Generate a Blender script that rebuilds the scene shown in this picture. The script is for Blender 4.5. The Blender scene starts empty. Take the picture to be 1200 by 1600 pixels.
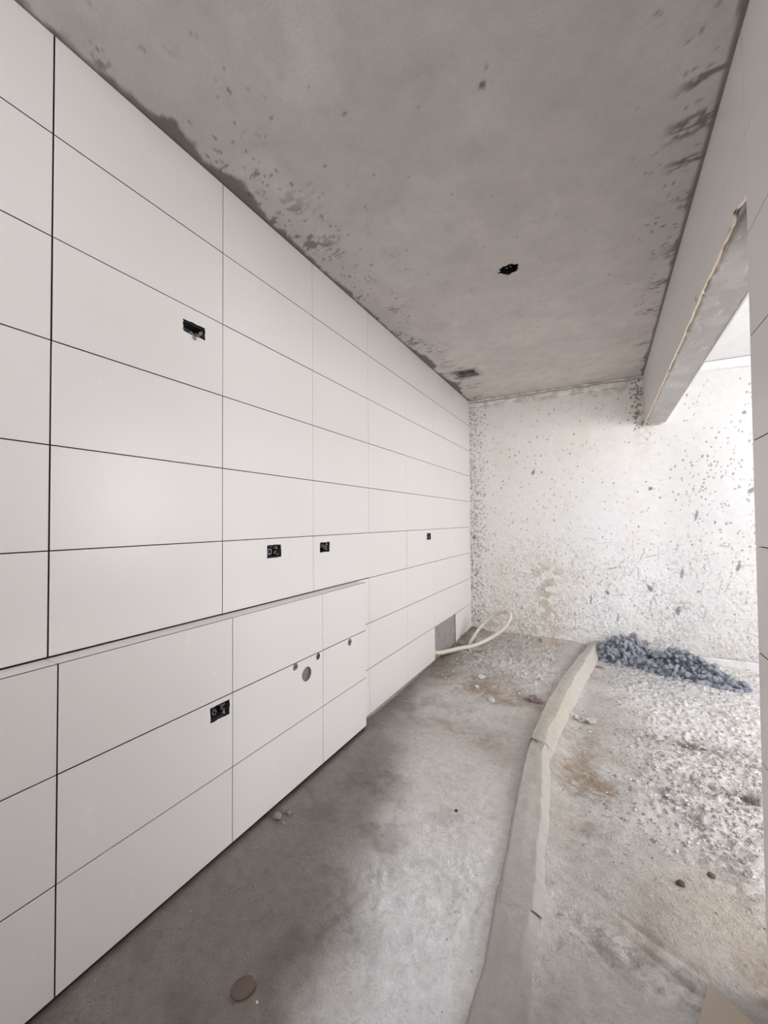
import bpy, bmesh, math, random
import numpy as np
from mathutils import Vector, Matrix

random.seed(7)
rng = np.random.default_rng(7)
S = bpy.context.scene
COL = S.collection

# ------------------------------------------------------------------ camera
# world: X = across (left wall -1.387, beam face .381), Y = depth, Z = up, floor ~0, eye 1.30
cam_d = bpy.data.cameras.new('camera')
cam_d.sensor_fit = 'HORIZONTAL'
cam_d.sensor_width = 36.0
cam_d.lens = 36.0 * 640.33 / 1200.0
cam_d.clip_start = 0.02
cam = bpy.data.objects.new('camera', cam_d)
COL.objects.link(cam)
yaw, pitch, roll = math.radians(28.03525), math.radians(1.27552), math.radians(-0.41347)
Fv = Vector((-math.sin(yaw) * math.cos(pitch), math.cos(yaw) * math.cos(pitch), math.sin(pitch)))
Rv = Vector((math.cos(yaw), math.sin(yaw), 0))
Uv = Rv.cross(Fv)
R2 = Rv * math.cos(roll) + Uv * math.sin(roll)
U2 = -Rv * math.sin(roll) + Uv * math.cos(roll)
mw = Matrix(((R2.x, U2.x, -Fv.x, 0), (R2.y, U2.y, -Fv.y, 0), (R2.z, U2.z, -Fv.z, 1.30), (0, 0, 0, 1)))
cam.matrix_world = mw
S.camera = cam

# ------------------------------------------------------------------ world, light, exposure
S.view_settings.view_transform = 'Standard'
S.view_settings.look = 'None'
S.view_settings.gamma = 1.0
S.view_settings.use_curve_mapping = False
S.view_settings.exposure = 0.0
wd = bpy.data.worlds.new('sky')
S.world = wd
wd.use_nodes = True
bg = wd.node_tree.nodes['Background']
bg.inputs[0].default_value = (0.97, 0.965, 1.0, 1)
bg.inputs[1].default_value = 8.2


def area(name, loc, aim, sx, sy, power, col):
    l = bpy.data.lights.new(name, 'AREA')
    l.shape = 'RECTANGLE'
    l.size, l.size_y = sx, sy
    l.energy = power
    l.color = col
    o = bpy.data.objects.new(name, l)
    COL.objects.link(o)
    o.location = loc
    o.rotation_euler = (Vector(aim) - Vector(loc)).to_track_quat('-Z', 'Y').to_euler()
    return o


# daylight through the three window openings (side room x2, behind the camera)
area('daylight_side_window', (3.58, 3.1, 1.62), (-1.4, 3.1, 1.3), 2.4, 1.7, 44, (0.97, 0.98, 1.0))
area('daylight_side_rear_window', (2.1, -1.48, 1.5), (1.3, 4.8, 0.7), 2.0, 1.8, 27, (0.97, 0.985, 1.0))
area('daylight_rear_window', (-0.42, -1.48, 2.05), (-0.5, 2.0, 1.0), 1.5, 0.9, 5, (0.94, 0.97, 1.0))

area('fill_high_opening', (0.42, -0.75, 1.95), (-1.387, 0.9, 1.45), 1.0, 0.7, 2.5, (0.97, 0.98, 1.0))  # added fill lamp in an unseen opening, favours upper tiles over the ledge

# sky portals over the same openings (sampling aid for the sky light only)
for _nm, _l, _a, _sx, _sy in (('sky_portal_side', (3.70, 3.1, 1.62), (0, 3.1, 1.62), 2.4, 1.7), ('sky_portal_side_rear', (2.1, -1.62, 1.5), (2.1, 0, 1.5), 2.0, 1.8),
                              ('sky_portal_rear', (-.42, -1.62, 2.05), (-.42, 0, 2.05), 1.5, .9), ('sky_portal_high', (.52, -.78, 1.96), (-1, -.78, 1.96), 1.0, .88)):
    area(_nm, _l, _a, _sx, _sy, 1, (1, 1, 1)).data.cycles.is_portal = True

# ------------------------------------------------------------------ dimensions
XL = -1.387          # left tile face
XR = 0.381           # right tile face
ZC = 2.727           # ceiling
YB = 4.790           # back wall
YN = -1.5            # rear wall
XW = 3.6             # side room far wall
XLG = -1.311         # ledge face
TT = 0.009           # tile thickness


# ------------------------------------------------------------------ helpers
def vn(x, y, seed=0.0):
    x = np.asarray(x, float); y = np.asarray(y, float)
    xi = np.floor(x); yi = np.floor(y)
    fx = x - xi; fy = y - yi
    fx = fx * fx * (3 - 2 * fx); fy = fy * fy * (3 - 2 * fy)

    def h(a, b):
        v = np.sin(a * 127.1 + b * 311.7 + seed * 74.7) * 43758.5453
        return v - np.floor(v)
    a = h(xi, yi); b = h(xi + 1, yi); c = h(xi, yi + 1); d = h(xi + 1, yi + 1)
    return (a + (b - a) * fx) * (1 - fy) + (c + (d - c) * fx) * fy


def fbm(x, y, seed=0.0, oct=4, gain=.5):
    s = 0; a = 1; t = 0
    for i in range(oct):
        s = s + a * vn(x, y, seed + i * 3.1); t += a
        x = x * 2.03 + 5.2; y = y * 2.03 + 1.3; a *= gain
    return s / t


def sst(a, b, x):
    t = np.clip((x - a) / (b - a), 0, 1)
    return t * t * (3 - 2 * t)


def setp(o, label=None, cat=None, group=None, kind=None):
    if label: o['label'] = label
    if cat: o['category'] = cat
    if group: o['group'] = group
    if kind: o['kind'] = kind
    return o


def link(name, me, mats, parent=None, loc=None):
    o = bpy.data.objects.new(name, me)
    if mats is not None and not me.materials:
        for m in (mats if isinstance(mats, (list, tuple)) else [mats]):
            me.materials.append(m)
    COL.objects.link(o)
    if parent: o.parent = parent
    if loc: o.location = loc
    return o


def empty(name, loc=(0, 0, 0)):
    o = bpy.data.objects.new(name, None)
    o.empty_display_size = .05
    COL.objects.link(o)
    o.location = loc
    return o


def bm_obj(name, bm, mats, parent=None, smooth=False, loc=None, fix=True):
    if fix: bmesh.ops.recalc_face_normals(bm, faces=bm.faces)
    me = bpy.data.meshes.new(name)
    bm.to_mesh(me); bm.free()
    if smooth:
        for p in me.polygons: p.use_smooth = True
    return link(name, me, mats, parent, loc)


def box(bm, x0, x1, y0, y1, z0, z1, mi=0):
    v = [bm.verts.new(p) for p in ((x0, y0, z0), (x1, y0, z0), (x1, y1, z0), (x0, y1, z0), (x0, y0, z1), (x1, y0, z1), (x1, y1, z1), (x0, y1, z1))]
    for f in ((0, 3, 2, 1), (4, 5, 6, 7), (0, 1, 5, 4), (1, 2, 6, 5), (2, 3, 7, 6), (3, 0, 4, 7)):
        bm.faces.new([v[i] for i in f]).material_index = mi


def grid_mesh(name, P, mats, colors=None, keep=None, smooth=True, flip=False, parent=None):
    """P: (N,M,3) vertices; keep: (N-1,M-1) bool of kept cells"""
    N, M = P.shape[:2]
    idx = np.arange(N * M).reshape(N, M)
    q = np.stack([idx[:-1, :-1], idx[1:, :-1], idx[1:, 1:], idx[:-1, 1:]], -1)
    if flip: q = q[..., ::-1]
    q = q.reshape(-1, 4)
    if keep is not None: q = q[keep.reshape(-1)]
    me = bpy.data.meshes.new(name)
    me.vertices.add(N * M)
    me.vertices.foreach_set('co', P.reshape(-1).astype(np.float32))
    nf = len(q)
    me.loops.add(nf * 4)
    me.loops.foreach_set('vertex_index', q.reshape(-1).astype(np.int32))
    me.polygons.add(nf)
    me.polygons.foreach_set('loop_start', (np.arange(nf) * 4).astype(np.int32))
    me.polygons.foreach_set('loop_total', np.full(nf, 4, np.int32))
    me.polygons.foreach_set('use_smooth', np.full(nf, smooth, bool))
    me.update(calc_edges=True)
    if colors is not None:
        a = me.color_attributes.new('tint', 'FLOAT_COLOR', 'POINT')
        c = np.ones((N * M, 4), np.float32); c[:, :3] = colors.reshape(-1, 3)
        a.data.foreach_set('color', c.reshape(-1))
    me.validate()
    return link(name, me, mats, parent)


def spaced(pts):
    """pts: list of (start, step) ... (end,) -> nonuniform coordinates"""
    out = []
    for (a, s), (b, _) in zip(pts[:-1], pts[1:]):
        n = max(1, int(round((b - a) / s)))
        out += list(np.linspace(a, b, n, endpoint=False))
    out.append(pts[-1][0])
    return np.array(out)


# ------------------------------------------------------------------ materials
def mat(name, col=(.5, .5, .5), rough=.6, metal=0.0, spec=.5):
    m = bpy.data.materials.new(name)
    m.use_nodes = True
    b = m.node_tree.nodes['Principled BSDF']
    b.inputs['Base Color'].default_value = (*col, 1)
    b.inputs['Roughness'].default_value = rough
    b.inputs['Metallic'].default_value = metal
    b.inputs['Specular IOR Level'].default_value = spec
    return m


def nd(m, t, **kw):
    n = m.node_tree.nodes.new(t)
    for k, v in kw.items():
        if hasattr(n, k): setattr(n, k, v)
        else: n.inputs[k].default_value = v
    return n


def lk(m, a, ao, b, bi): m.node_tree.links.new(a.outputs[ao], b.inputs[bi])


def noise(m, scale, detail=6, rough=.6, vec=None):
    n = nd(m, 'ShaderNodeTexNoise', Scale=scale, Detail=detail, Roughness=rough)
    if vec is None: vec = nd(m, 'ShaderNodeTexCoord')
    lk(m, vec, 'Object', n, 'Vector') if 'Object' in vec.outputs else lk(m, vec, 0, n, 'Vector')
    return n


def ramp(m, src, out, stops):
    r = nd(m, 'ShaderNodeValToRGB')
    e = r.color_ramp.elements
    while len(e) < len(stops): e.new(.5)
    for i, (p, c) in enumerate(stops):
        e[i].position = p
        e[i].color = (c, c, c, 1) if not isinstance(c, tuple) else (*c, 1)
    lk(m, src, out, r, 0)
    return r


def mul(m, a, ao, b, bo, fac=1.0, mode='MULTIPLY'):
    x = nd(m, 'ShaderNodeMix', data_type='RGBA', blend_type=mode)
    x.inputs[0].default_value = fac
    m.node_tree.links.new(a.outputs[ao], x.inputs[6])
    m.node_tree.links.new(b.outputs[bo], x.inputs[7])
    return x


def bump(m, src, out, strength, dist, prev=None):
    b = nd(m, 'ShaderNodeBump', Strength=strength, Distance=dist)
    lk(m, src, out, b, 'Height')
    if prev: lk(m, prev, 0, b, 'Normal')
    return b


def bsdf(m): return m.node_tree.nodes['Principled BSDF']


def tinted(name, rough, n1, n2, b1, b2, spec=.4, lo=.86, hi=1.12, speck=None, rvar=None):
    """colour from vertex attribute, multiplied by fine grain; bump grain"""
    m = mat(name, rough=rough, spec=spec)
    at = nd(m, 'ShaderNodeAttribute', attribute_name='tint')
    a = noise(m, n1, 8, .65)
    g = ramp(m, a, 'Fac', [(.30, lo), (.70, hi)])
    x = mul(m, at, 'Color', g, 0)
    c = noise(m, n2, 4, .6)
    g2 = ramp(m, c, 'Fac', [(.32, lo + .05), (.68, hi - .03)])
    x = mul(m, x, 2, g2, 0)
    if speck:
        v = nd(m, 'ShaderNodeTexVoronoi', Scale=speck[0]); tc = nd(m, 'ShaderNodeTexCoord'); lk(m, tc, 'Object', v, 'Vector')
        dn = noise(m, speck[3], 3, .6)
        mth = nd(m, 'ShaderNodeMath', operation='MULTIPLY_ADD')
        lk(m, dn, 'Fac', mth, 0); mth.inputs[1].default_value = -speck[2]; lk(m, v, 'Distance', mth, 2)
        r = ramp(m, mth, 0, [(speck[1], speck[4]), (speck[1] + .05, 1.0)])
        x = mul(m, x, 2, r, 0)
    lk(m, x, 2, bsdf(m), 'Base Color')
    q = bump(m, a, 'Fac', .8, b1)
    q = bump(m, c, 'Fac', .8, b2, q)
    lk(m, q, 0, bsdf(m), 'Normal')
    if rvar:
        rr = noise(m, 3.5, 5, .6)
        r2 = ramp(m, rr, 'Fac', [(.35, rvar[0]), (.65, rvar[1])])
        lk(m, r2, 0, bsdf(m), 'Roughness')
    return m


M_floor = tinted('rough_cement_floor', .62, 26, 130, .004, .0030, spec=.5, lo=.86, hi=1.12, rvar=(.36, .62))
_pb = [n for n in M_floor.node_tree.nodes if n.type == 'BUMP'][-1]
for _sc, _d, _di in ((11, .008, .8), (46, .0045, .6), (120, .004, .3)):
    _r = noise(M_floor, _sc, 6, .55); _r.noise_type = 'RIDGED_MULTIFRACTAL'; _r.inputs['Distortion'].default_value = _di
    _pb = bump(M_floor, _r, 'Fac', .75, _d, _pb)
lk(M_floor, _pb, 0, bsdf(M_floor), 'Normal')
M_ridge = tinted('mortar_screed', .66, 24, 140, .009, .002, lo=.90, hi=1.07)
M_back = tinted('old_whitewash', .85, 26, 150, .0025, .0008, lo=.95, hi=1.03, spec=.2)
M_ceil = tinted('grey_cement_plaster', .8, 9, 120, .003, .0006, lo=.92, hi=1.07, spec=.25)
M_heap = tinted('blue_grey_mortar', .9, 70, 260, .006, .002, lo=.80, hi=1.15, spec=.2)
M_soffit = tinted('trowelled_grey_plaster', .38, 14, 90, .004, .0007, lo=.92, hi=1.08, spec=.5, rvar=(.28, .5))


def tile_mat():
    m = mat('glazed_offwhite_tile', (.80, .775, .755), .30, spec=.5)
    a = noise(m, 1.3, 3, .5)
    r = ramp(m, a, 'Fac', [(.3, (.735, .712, .690)), (.7, (.755, .730, .708))])
    # dusty smudges, rub marks of thin set wiped on the glaze
    s = noise(m, 9.5, 5, .7)
    sm = ramp(m, s, 'Fac', [(.655, 0.0), (.70, .45)])
    x = nd(m, 'ShaderNodeMix', data_type='RGBA')
    lk(m, sm, 0, x, 0); lk(m, r, 0, x, 6); x.inputs[7].default_value = (.82, .80, .76, 1)
    lk(m, x, 2, bsdf(m), 'Base Color')
    b = bump(m, noise(m, 2.2, 2, .5), 'Fac', .12, .004)
    lk(m, b, 0, bsdf(m), 'Normal')
    return m


M_tile = tile_mat()
M_body = mat('tile_body_cream', (.72, .62, .48), .8)
M_bodyd = mat('tile_edge_in_joint', (.05, .04, .038), .9, spec=.0)
M_adh = mat('tile_adhesive_dark', (.035, .032, .032), .95, spec=.05)
M_plaster = mat('grey_wall_plaster', (.30, .28, .265), .85, spec=.2)
_n = noise(M_plaster, 22, 8, .65)
lk(M_plaster, ramp(M_plaster, _n, 'Fac', [(.3, (.24, .22, .205)), (.7, (.36, .34, .32))]), 0, bsdf(M_plaster), 'Base Color')
lk(M_plaster, bump(M_plaster, _n, 'Fac', .8, .004), 0, bsdf(M_plaster), 'Normal')
M_white = mat('white_paint', (.72, .72, .71), .8, spec=.2)
_n = noise(M_white, 12, 7, .6)
lk(M_white, ramp(M_white, _n, 'Fac', [(.3, (.66, .655, .645)), (.7, (.74, .735, .725))]), 0, bsdf(M_white), 'Base Color')
lk(M_white, bump(M_white, _n, 'Fac', .5, .003), 0, bsdf(M_white), 'Normal')
M_boxp = mat('dark_box_plastic', (.035, .036, .04), .55)
M_conduit = mat('grey_conduit_plastic', (.20, .21, .24), .4)
M_brass = mat('dull_metal_fitting', (.30, .29, .27), .42, metal=.6)
M_drain = mat('grey_pvc_drain', (.21, .20, .18), .5)
M_hose = mat('cream_conduit', (.66, .60, .51), .45)
M_stone = mat('cement_crumb', (.36, .33, .30), .9, spec=.2)
_n = noise(M_stone, 60, 6, .6)
lk(M_stone, ramp(M_stone, _n, 'Fac', [(.3, (.25, .22, .20)), (.7, (.48, .45, .41))]), 0, bsdf(M_stone), 'Base Color')
lk(M_stone, bump(M_stone, _n, 'Fac', .8, .004), 0, bsdf(M_stone), 'Normal')
M_lite = mat('pale_plaster_crumb', (.66, .64, .61), .85, spec=.2)
M_darkst = mat('dark_pebble', (.07, .062, .055), .8)
M_clay = mat('brown_clay_lump', (.13, .095, .075), .75)
M_clod = mat('blue_grey_clod', (.30, .325, .39), .92, spec=.2)
_n = noise(M_clod, 55, 7, .65)
lk(M_clod, ramp(M_clod, _n, 'Fac', [(.3, (.30, .32, .37)), (.7, (.56, .59, .66))]), 0, bsdf(M_clod), 'Base Color')
lk(M_clod, bump(M_clod, _n, 'Fac', 1.0, .008), 0, bsdf(M_clod), 'Normal')
M_card = mat('beige_board', (.47, .40, .33), .7)
M_paper = mat('crumpled_paper', (.86, .84, .83), .6)
M_pink = mat('pinkish_wrapper', (.62, .50, .49), .45)
M_red = mat('red_scrap', (.55, .16, .18), .6)
M_wire = mat('white_wire', (.55, .55, .53), .4)
M_frame = mat('grey_window_frame', (.25, .26, .28), .4)
M_smear = mat('ochre_mortar_smear', (.52, .40, .31), .85)


# ------------------------------------------------------------------ plates with holes (tiles, wall slabs)
def circle(cu, cv, ru, rv, n=22, jit=0.0):
    return [(cu + ru * (1 + jit * random.uniform(-1, 1)) * math.cos(a), cv + rv * (1 + jit * random.uniform(-1, 1)) * math.sin(a))
            for a in [2 * math.pi * i / n for i in range(n)]]


def rect(u0, u1, v0, v1, jit=.0018, n=5):
    p = []
    for (a, b) in (((u0, v0), (u1, v0)), ((u1, v0), (u1, v1)), ((u1, v1), (u0, v1)), ((u0, v1), (u0, v0))):
        for i in range(n):
            t = i / n
            p.append((a[0] + (b[0] - a[0]) * t + random.uniform(-jit, jit), a[1] + (b[1] - a[1]) * t + random.uniform(-jit, jit)))
    return p


def plate(bm, u0, u1, v0, v1, t, f, holes=(), ch=.0008, back=True):
    """slab in (u,v), front at w=0, back at w=-t; f(u,v,w)->xyz. mat 0 = face, 1 = edges"""
    def V(u, v, w): return bm.verts.new(f(u, v, w))

    def face(vs, mi=0):
        try: bm.faces.new(vs).material_index = mi
        except ValueError: pass
    if not holes:
        a = [V(u0 + ch, v0 + ch, 0), V(u1 - ch, v0 + ch, 0), V(u1 - ch, v1 - ch, 0), V(u0 + ch, v1 - ch, 0)]
        b = [V(u0, v0, -ch), V(u1, v0, -ch), V(u1, v1, -ch), V(u0, v1, -ch)]
        c = [V(u0, v0, -t), V(u1, v0, -t), V(u1, v1, -t), V(u0, v1, -t)]
        face(a)
        for i in range(4):
            j = (i + 1) % 4
            face([a[i], b[i], b[j], a[j]])
            face([b[i], c[i], c[j], b[j]], 1)
        if back: face(c[::-1], 1)
        return
    rects = []
    for h in holes:
        us = [p[0] for p in h]; vs = [p[1] for p in h]
        m = .004
        rects.append((max(min(us) - m, u0 + 1e-4), min(max(us) + m, u1 - 1e-4), max(min(vs) - m, v0 + 1e-4), min(max(vs) + m, v1 - 1e-4)))
    U = sorted({u0, u1, *[r[0] for r in rects], *[r[1] for r in rects]})
    Vv = sorted({v0, v1, *[r[2] for r in rects], *[r[3] for r in rects]})
    cache = {}

    def G(u, v, w):
        k = (round(u, 6), round(v, 6), w)
        if k not in cache: cache[k] = V(u, v, w)
        return cache[k]
    for i in range(len(U) - 1):
        for j in range(len(Vv) - 1):
            cu, cv = (U[i] + U[i + 1]) / 2, (Vv[j] + Vv[j + 1]) / 2
            if any(r[0] < cu < r[1] and r[2] < cv < r[3] for r in rects): continue
            for w in (0, -t):
                face([G(U[i], Vv[j], w), G(U[i + 1], Vv[j], w), G(U[i + 1], Vv[j + 1], w), G(U[i], Vv[j + 1], w)], 0 if w == 0 else 1)
    per = [(u, v0) for u in U] + [(u1, v) for v in Vv[1:]] + [(u, v1) for u in U[-2::-1]] + [(u0, v) for v in Vv[-2:0:-1]]
    for k in range(len(per)):
        a, b = per[k], per[(k + 1) % len(per)]
        face([G(*a, 0), G(*b, 0), G(*b, -t), G(*a, -t)], 1)
    for h, r in zip(holes, rects):
        cu, cv = (r[0] + r[1]) / 2, (r[2] + r[3]) / 2
        n = len(h)
        inn = [[V(p[0], p[1], w) for p in h] for w in (0, -t)]
        out = []
        for p in h:
            du, dv = p[0] - cu, p[1] - cv
            s = min((r[1] - cu) / abs(du) if abs(du) > 1e-9 else 1e9, (r[3] - cv) / abs(dv) if abs(dv) > 1e-9 else 1e9)
            out.append((cu + du * s, cv + dv * s))
        cor = [(r[0], r[2]), (r[1], r[2]), (r[1], r[3]), (r[0], r[3])]

        def ang(q): return math.atan2(q[1] - cv, q[0] - cu)
        for wi, w in enumerate((0, -t)):
            ov = [V(*q, w) for q in out]
            for k in range(n):
                k2 = (k + 1) % n
                a0, a1 = ang(out[k]), ang(out[k2])
                d = (a1 - a0) % (2 * math.pi)
                mids = sorted([((ang(c) - a0) % (2 * math.pi), c) for c in cor if 1e-6 < (ang(c) - a0) % (2 * math.pi) < d - 1e-6])
                if d > math.pi: mids = []
                face([inn[wi][k], ov[k]] + [V(*c, w) for _, c in mids] + [ov[k2], inn[wi][k2]], 0 if w == 0 else 1)
        for k in range(n):
            k2 = (k + 1) % n
            face([inn[0][k], inn[0][k2], inn[1][k2], inn[1][k]], 1)


def tile(parent, u0, u1, v0, v1, f, holes=(), gu=.0008, gv=.0016, gl=None, t=TT, mats=None):
    bm = bmesh.new()
    gl = gu if gl is None else gl
    e = random.uniform(-.0003, .0003)
    plate(bm, u0 + gl, u1 - gu, v0 + gv, v1 - gv, t, lambda u, v, w: f(u, v, w + e), holes)
    return bm_obj('tile', bm, mats or [M_tile, M_bodyd], parent)


# ------------------------------------------------------------------ floor
def ridge_lr(y):
    yl = [0.0, 1.042, 1.217, 1.44, 1.582, 1.755, 2.236, 2.593, 3.085, 3.639, 4.203, 4.801]
    l = [-.36, -.345, -.338, -.355, -.366, -.375, -.404, -.404, -.383, -.326, -.237, -.13]
    yr = [0.0, 1.15, 1.33, 1.57, 1.72, 1.90, 2.38, 2.78, 3.30, 3.87, 4.45, 4.85]
    r = [-.19, -.19, -.189, -.196, -.214, -.218, -.262, -.232, -.188, -.13, -.056, -.02]
    return np.interp(y, yl, l), np.interp(y, yr, r)


def gauss(x, y, cx, cy, sx, sy, rot=0):
    c, s = math.cos(rot), math.sin(rot)
    dx, dy = x - cx, y - cy
    a = (dx * c + dy * s) / sx; b = (-dx * s + dy * c) / sy
    return np.exp(-(a * a + b * b) / 2)


PITS = [(.59, 2.60, .05, .04, -.035), (.49, 2.62, .05, .03, -.02), (.34, 2.53, .045, .03, -.022), (.26, 2.42, .05, .03, -.02), (.42, 2.16, .03, .06, -.012),
        (.33, 2.30, .03, .08, -.014), (-1.16, 4.10, .09, .06, -.05), (.52, 3.05, .09, .05, -.012), (.40, 3.03, .06, .04, -.018)]
GRV = [(.10, 1.56, .12, .008, -.45, -.010), (.16, 1.46, .10, .006, -.5, -.008), (-.02, 1.42, .06, .010, -.7, -.008), (-.05, 1.66, .07, .012, -.3, -.008), (-.40, 1.30, .015, .12, 0, -.007), (-.40, 1.62, .012, .10, 0, -.006), (-.60, 1.27, .09, .016, .45, -.008), (-.50, 1.16, .10, .018, .5, -.010), (-.72, 1.45, .08, .010, .2, -.006), (-.47, 1.33, .06, .012, .9, -.006),
       (-.62, 1.03, .014, .05, .3, -.008), (-.85, 1.95, .12, .015, .3, -.006), (-.95, 2.0, .15, .02, .5, -.007), (-.5, 1.75, .1, .01, .1, -.004)]


def rough_mask(x, y):
    r = .30 + .9 * sst(-.1, .35, x) * sst(1.75, 2.2, y) + .8 * sst(2.9, 3.6, y) * sst(-.3, -.5, x)
    r = r + .35 * gauss(x, y, -.5, 1.1, .25, .45) + .25 * sst(3.0, 4.0, y)
    return r


def floor_h(x, y):
    lv = -.045 * sst(-.30, -.12, x) * sst(1.2, 2.6, y)
    lv = lv - .012 * sst(-.30, -.15, x) * (1 - sst(1.2, 2.6, y))
    r = rough_mask(x, y)
    h = lv + .018 * (fbm(x * 1.6, y * 1.6, 1, 3) - .5)
    h = h + r * (.012 * (fbm(x * 9, y * 9, 3, 4) - .5))
    rd = 1 - np.abs(2 * fbm(x * 13 + 2, y * 20, 5, 4) - 1)
    h = h + r * .004 * (rd - .7)
    h = h + r * .0095 * (fbm(x * 60, y * 60, 9, 3, .7) - .5)
    wr = 1 - np.abs(2 * fbm(x * 24 + y * 9, y * 34 - x * 12, 17, 3, .55) - 1)
    h = h + .012 * (wr - .75) * (.30 + sst(2.0, 1.2, y) * sst(-1.0, -.7, x) * sst(-.25, -.38, x)) * sst(.36, .60, fbm(x * 3.4, y * 3.4, 19, 3))
    # scuffed, pitted crumbs
    k = fbm(x * 30, y * 30, 15, 3)
    h = h + np.clip(r - .35, 0, 2) * .012 * sst(.55, .8, k)
    for (cx, cy, sx, sy, d) in PITS: h = h + d * gauss(x, y, cx, cy, sx, sy)
    for (cx, cy, sx, sy, ro, d) in GRV: h = h + d * gauss(x, y, cx, cy, sx, sy, ro)
    # rubble rising into the far left corner and along the back wall
    h = h + .02 * sst(-1.15, -1.39, x) * sst(4.0, 4.4, y) + .018 * sst(4.45, 4.79, y) * sst(.0, -.3, x)
    h = h + .02 * gauss(x, y, -1.32, 4.45, .08, .2) + .02 * gauss(x, y, -.9, 4.0, .25, .15)
    h = h - .012 * sst(-1.27, -1.36, x) * sst(3.4, 3.0, y)
    h = h + .024 * sst(-1.12, -1.30, x) * sst(2.5, 2.2, y)
    # shallow dips
    h = h - .012 * gauss(x, y, -.75, 2.45, .30, .10, -.5)
    return h


fx = spaced([(-1.45, .02), (-1.40, .010), (-1.05, .0064), (.95, .011), (1.25, .05), (XW + .1, .05)])
fy = spaced([(YN - .1, .06), (.60, .006), (1.8, .0065), (3.2, .0085), (YB + .06, .01)])
X, Y = np.meshgrid(fx, fy, indexing='ij')
Z = floor_h(X, Y)
n1 = fbm(X * 2.2, Y * 2.2, 21, 5); n2 = fbm(X * 8, Y * 8, 25, 5, .6); n3 = fbm(X * 34, Y * 34, 29, 5, .72)


def C(*c): return np.array(c)


def mixc(c, tgt, m): return c * (1 - m[..., None]) + np.asarray(tgt) * m[..., None]


col = np.ones(X.shape + (3,)) * C(.47, .44, .405)
col = mixc(col, (.60, .585, .565), sst(.45, .70, n1) * .7)
col = mixc(col, (.33, .30, .27), sst(.52, .75, n2) * .5)
# pool of daylight painted into the floor colour down the middle of the room
pale = sst(-1.05, -.75, X + .18 * (n1 - .5) + .25 * sst(1.8, .9, Y) * -1 + .12) * sst(-.28, -.40, X) * sst(2.6, 1.9, Y)
col = mixc(col, (.64, .62, .60), pale * .72)
col = mixc(col, (.80, .80, .82), pale * sst(1.95, 1.15, Y + .25 * (n1 - .5)) * sst(.30, .62, .6 * n1 + .4 * n2) * .85)
col = mixc(col, (.40, .365, .335), pale * sst(.55, .66, n2) * sst(1.0, 1.8, Y) * .35)
# dirt and corner shade painted together as a dark band hugging the left wall
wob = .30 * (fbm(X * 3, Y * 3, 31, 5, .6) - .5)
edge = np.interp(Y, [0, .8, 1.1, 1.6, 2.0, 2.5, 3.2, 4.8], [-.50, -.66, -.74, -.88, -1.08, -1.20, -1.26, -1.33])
dirt_shade = sst(edge + .24, edge - .14, X + wob)
col = mixc(col, (.165, .140, .118), dirt_shade * .88)
col = mixc(col, (.11, .095, .085), sst(.5, .7, n2) * dirt_shade * .4)
# brown stains
for (cx, cy, sx, sy, ro, a) in [(-.87, 3.15, .28, .10, .1, .75), (-1.05, 3.35, .2, .09, 0, .5), (-.62, 3.05, .2, .12, .3, .55), (-.75, 2.47, .28, .055, -.45, .45),
                                (-.15, 2.42, .10, .14, .2, .7), (-.04, 2.32, .10, .07, 0, .75), (-.12, 2.8, .1, .2, 0, .45), (.30, 1.72, .16, .10, .2, .25),
                                (.03, 1.50, .14, .06, .4, .45), (.42, 1.55, .06, .08, 0, .6), (-.1, 2.0, .08, .12, 0, .3)]:
    m = gauss(X, Y, cx, cy, sx, sy, ro) * sst(.30, .62, n2 * .5 + n3 * .5)
    col = mixc(col, (.27, .195, .13), np.clip(m * a * 1.3, 0, 1))
# pale powdery dust right of the ridge and dark scuffed holes in it
powd = sst(.05, .40, X + .1 * (n1 - .5)) * sst(1.8, 2.4, Y) + .5 * sst(3.3, 4.2, Y) * sst(-.2, 0, X)
col = mixc(col, (.72, .70, .69), np.clip(powd * sst(.30, .6, n3), 0, 1) * .75)
for (cx, cy, sx, sy, ro, a) in [(.45, 3.03, .22, .06, .05, .8), (.28, 2.40, .05, .10, .4, .7), (.36, 2.2, .04, .15, .35, .7), (.5, 2.62, .14, .03, 0, .8), (.4, 1.95, .05, .12, .3, .5),
                                (.05, 1.45, .25, .05, -.3, .35), (-.1, 2.25, .1, .05, 0, .3)]:
    m = gauss(X, Y, cx, cy, sx, sy, ro) * sst(.40, .60, n3)
    col = mixc(col, (.17, .155, .145), np.clip(m * a * 1.4, 0, 1))
# warm ochre dust near the pillar, grey-blue cement powder round the heap
col = mixc(col, (.55, .47, .37), gauss(X, Y, .36, 1.75, .12, .16) * .40)
col = mixc(col, (.34, .35, .38), gauss(X, Y, .35, 4.15, .35, .30) * sst(.35, .6, n3) * .8)
col = mixc(col, (.45, .34, .25), gauss(X, Y, .52, 4.70, .2, .06) * .8)
pit = np.zeros_like(X)
for (cx, cy, sx, sy, d) in PITS: pit = np.maximum(pit, gauss(X, Y, cx, cy, sx, sy) * min(1, -d * 30))
col = mixc(col, (.10, .085, .075), sst(.4, .9, pit) * .8)
col = mixc(col, (.14, .12, .105), sst(.70, .76, n3) * sst(.5, .6, n1) * .5 * (1 - np.clip(pale * 1.2, 0, 1)))
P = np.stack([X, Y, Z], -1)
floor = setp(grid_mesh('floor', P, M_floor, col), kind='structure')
bm = bmesh.new(); box(bm, -1.55, XW + .2, YN - .2, YB + .3, -.30, -.12)
setp(bm_obj('floor', bm, M_plaster), kind='structure')

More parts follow.
